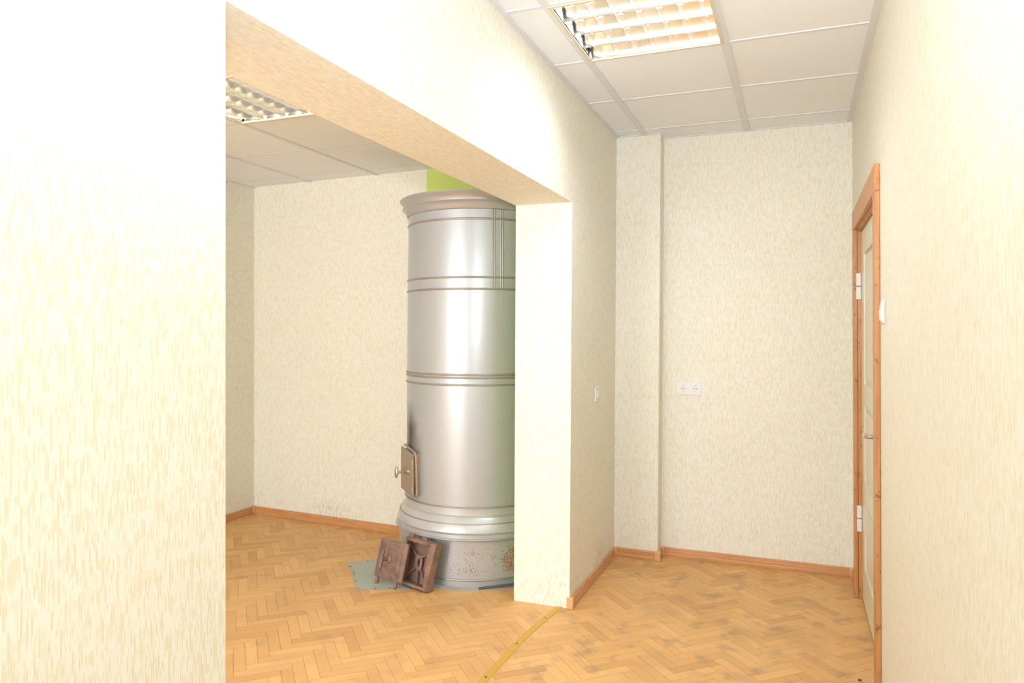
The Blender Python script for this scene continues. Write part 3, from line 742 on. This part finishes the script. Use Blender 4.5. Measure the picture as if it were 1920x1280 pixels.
bm.transform(m2); obj('flange', bm, M_RUST, ff, smooth=True)
bpn = lbox('back_plate', m2, -W2 + 0.002, W2 - 0.002, 0.002, HH - 0.002, -0.025, -0.021, M_RUST, ff)
cx1, cy1 = -0.004, 0.130
bm = bmesh.new()   # central keyed plate with its slot cut through
hole = [(cx1 + 0.010 * math.cos(2 * PI * k / 12) * (0.75 if k % 3 else 1.15), cy1 + 0.026 * math.sin(2 * PI * k / 12)) for k in range(12)]
sq = [(0.026, 0), (0.026, 0.018), (0.026, 0.040), (0, 0.040), (-0.014, 0.040), (-0.026, 0.040), (-0.026, 0.0), (-0.026, -0.018), (-0.026, -0.040), (0, -0.040), (0.014, -0.040), (0.026, -0.040)]
sq = [(cx1 + a, cy1 + b) for a, b in [(0.026, 0), (0.026, 0.023), (0.015, 0.040), (0, 0.040), (-0.015, 0.040), (-0.026, 0.023), (-0.026, 0), (-0.026, -0.023), (-0.015, -0.040), (0, -0.040), (0.015, -0.040), (0.026, -0.023)]]
lay = []
for z in (-0.010, -0.002): lay.append(([bm.verts.new((x, y, z)) for x, y in sq], [bm.verts.new((x, y, z)) for x, y in hole]))
for k in range(12):
    j = (k + 1) % 12
    for (o_, i__) in lay: bm.faces.new((o_[k], o_[j], i__[j], i__[k]))
    bm.faces.new((lay[0][0][k], lay[0][0][j], lay[1][0][j], lay[1][0][k])); bm.faces.new((lay[0][1][k], lay[0][1][j], lay[1][1][j], lay[1][1][k]))
bm.transform(m2); obj('lock_plate', bm, M_RUST, ff)
lbox('painted_slot_shadow', m2, cx1 - 0.012, cx1 + 0.012, cy1 - 0.028, cy1 + 0.028, -0.0208, -0.0200, M_DARK, bpn)  # flat dark patch painted as the shadow behind the slot
for a, b in (((cx1 + 0.020, cy1 + 0.034), (W2 - 0.026, HH - 0.060)), ((cx1 - 0.020, cy1 + 0.034), (-W2 + 0.014, HH - 0.045)), ((cx1 + 0.018, cy1 - 0.034), (W2 - 0.030, 0.020)), ((cx1 - 0.018, cy1 - 0.034), (-W2 + 0.012, 0.045)), ((cx1 + 0.004, cy1 - 0.040), (cx1 + 0.006, 0.016))):
    bm = bmesh.new(); lbar(bm, a, b, 0.008, -0.021, 0.0); bm.transform(m2); obj('rib', bm, M_RUST, ff)
for sx in (-0.076, 0.030): lbox('hinge_lug', m2, sx - 0.020, sx + 0.020, HH - 0.002, HH + 0.020, -0.006, 0.016, M_RUST, ff, 0.006)
# flat bar by the pillar
bm = bmesh.new(); abox(bm, 0, 0.24, -0.010, 0.010, 0.0, 0.006); bevel(bm, 0.001, 1)
bm.transform(Matrix.Translation((-1.629, 3.640, 0.0042)) @ Matrix.Rotation(math.radians(35), 4, 'Z') @ Matrix.Rotation(math.radians(-2.5), 4, 'Y'))
tag(obj('metal_bar', bm, M_BAR), 'dark flat metal bar lying at the foot of the stove by the pillar', 'metal bar')
# crumbs
def chip(name, x, y, r, mat, label, cat):
    bm = bmesh.new(); bmesh.ops.create_icosphere(bm, subdivisions=1, radius=r)
    for v in bm.verts: v.co = Vector((v.co.x * random.uniform(.7, 1.4), v.co.y * random.uniform(.6, 1.2), v.co.z * 0.45)) 
    zmin = min(v.co.z for v in bm.verts)
    for v in bm.verts: v.co += Vector((x, y, -zmin))
    tag(obj(name, bm, mat), label, cat)
chip('splinter', 0.250, 3.275, 0.009, M_DEBRIS, 'dark splinter on the parquet below the near door casing', 'debris')
chip('plaster_crumb', -2.755, 4.22, 0.009, M_CRUMB, 'pale crumb on the floor near the skirting left of the stove', 'debris')
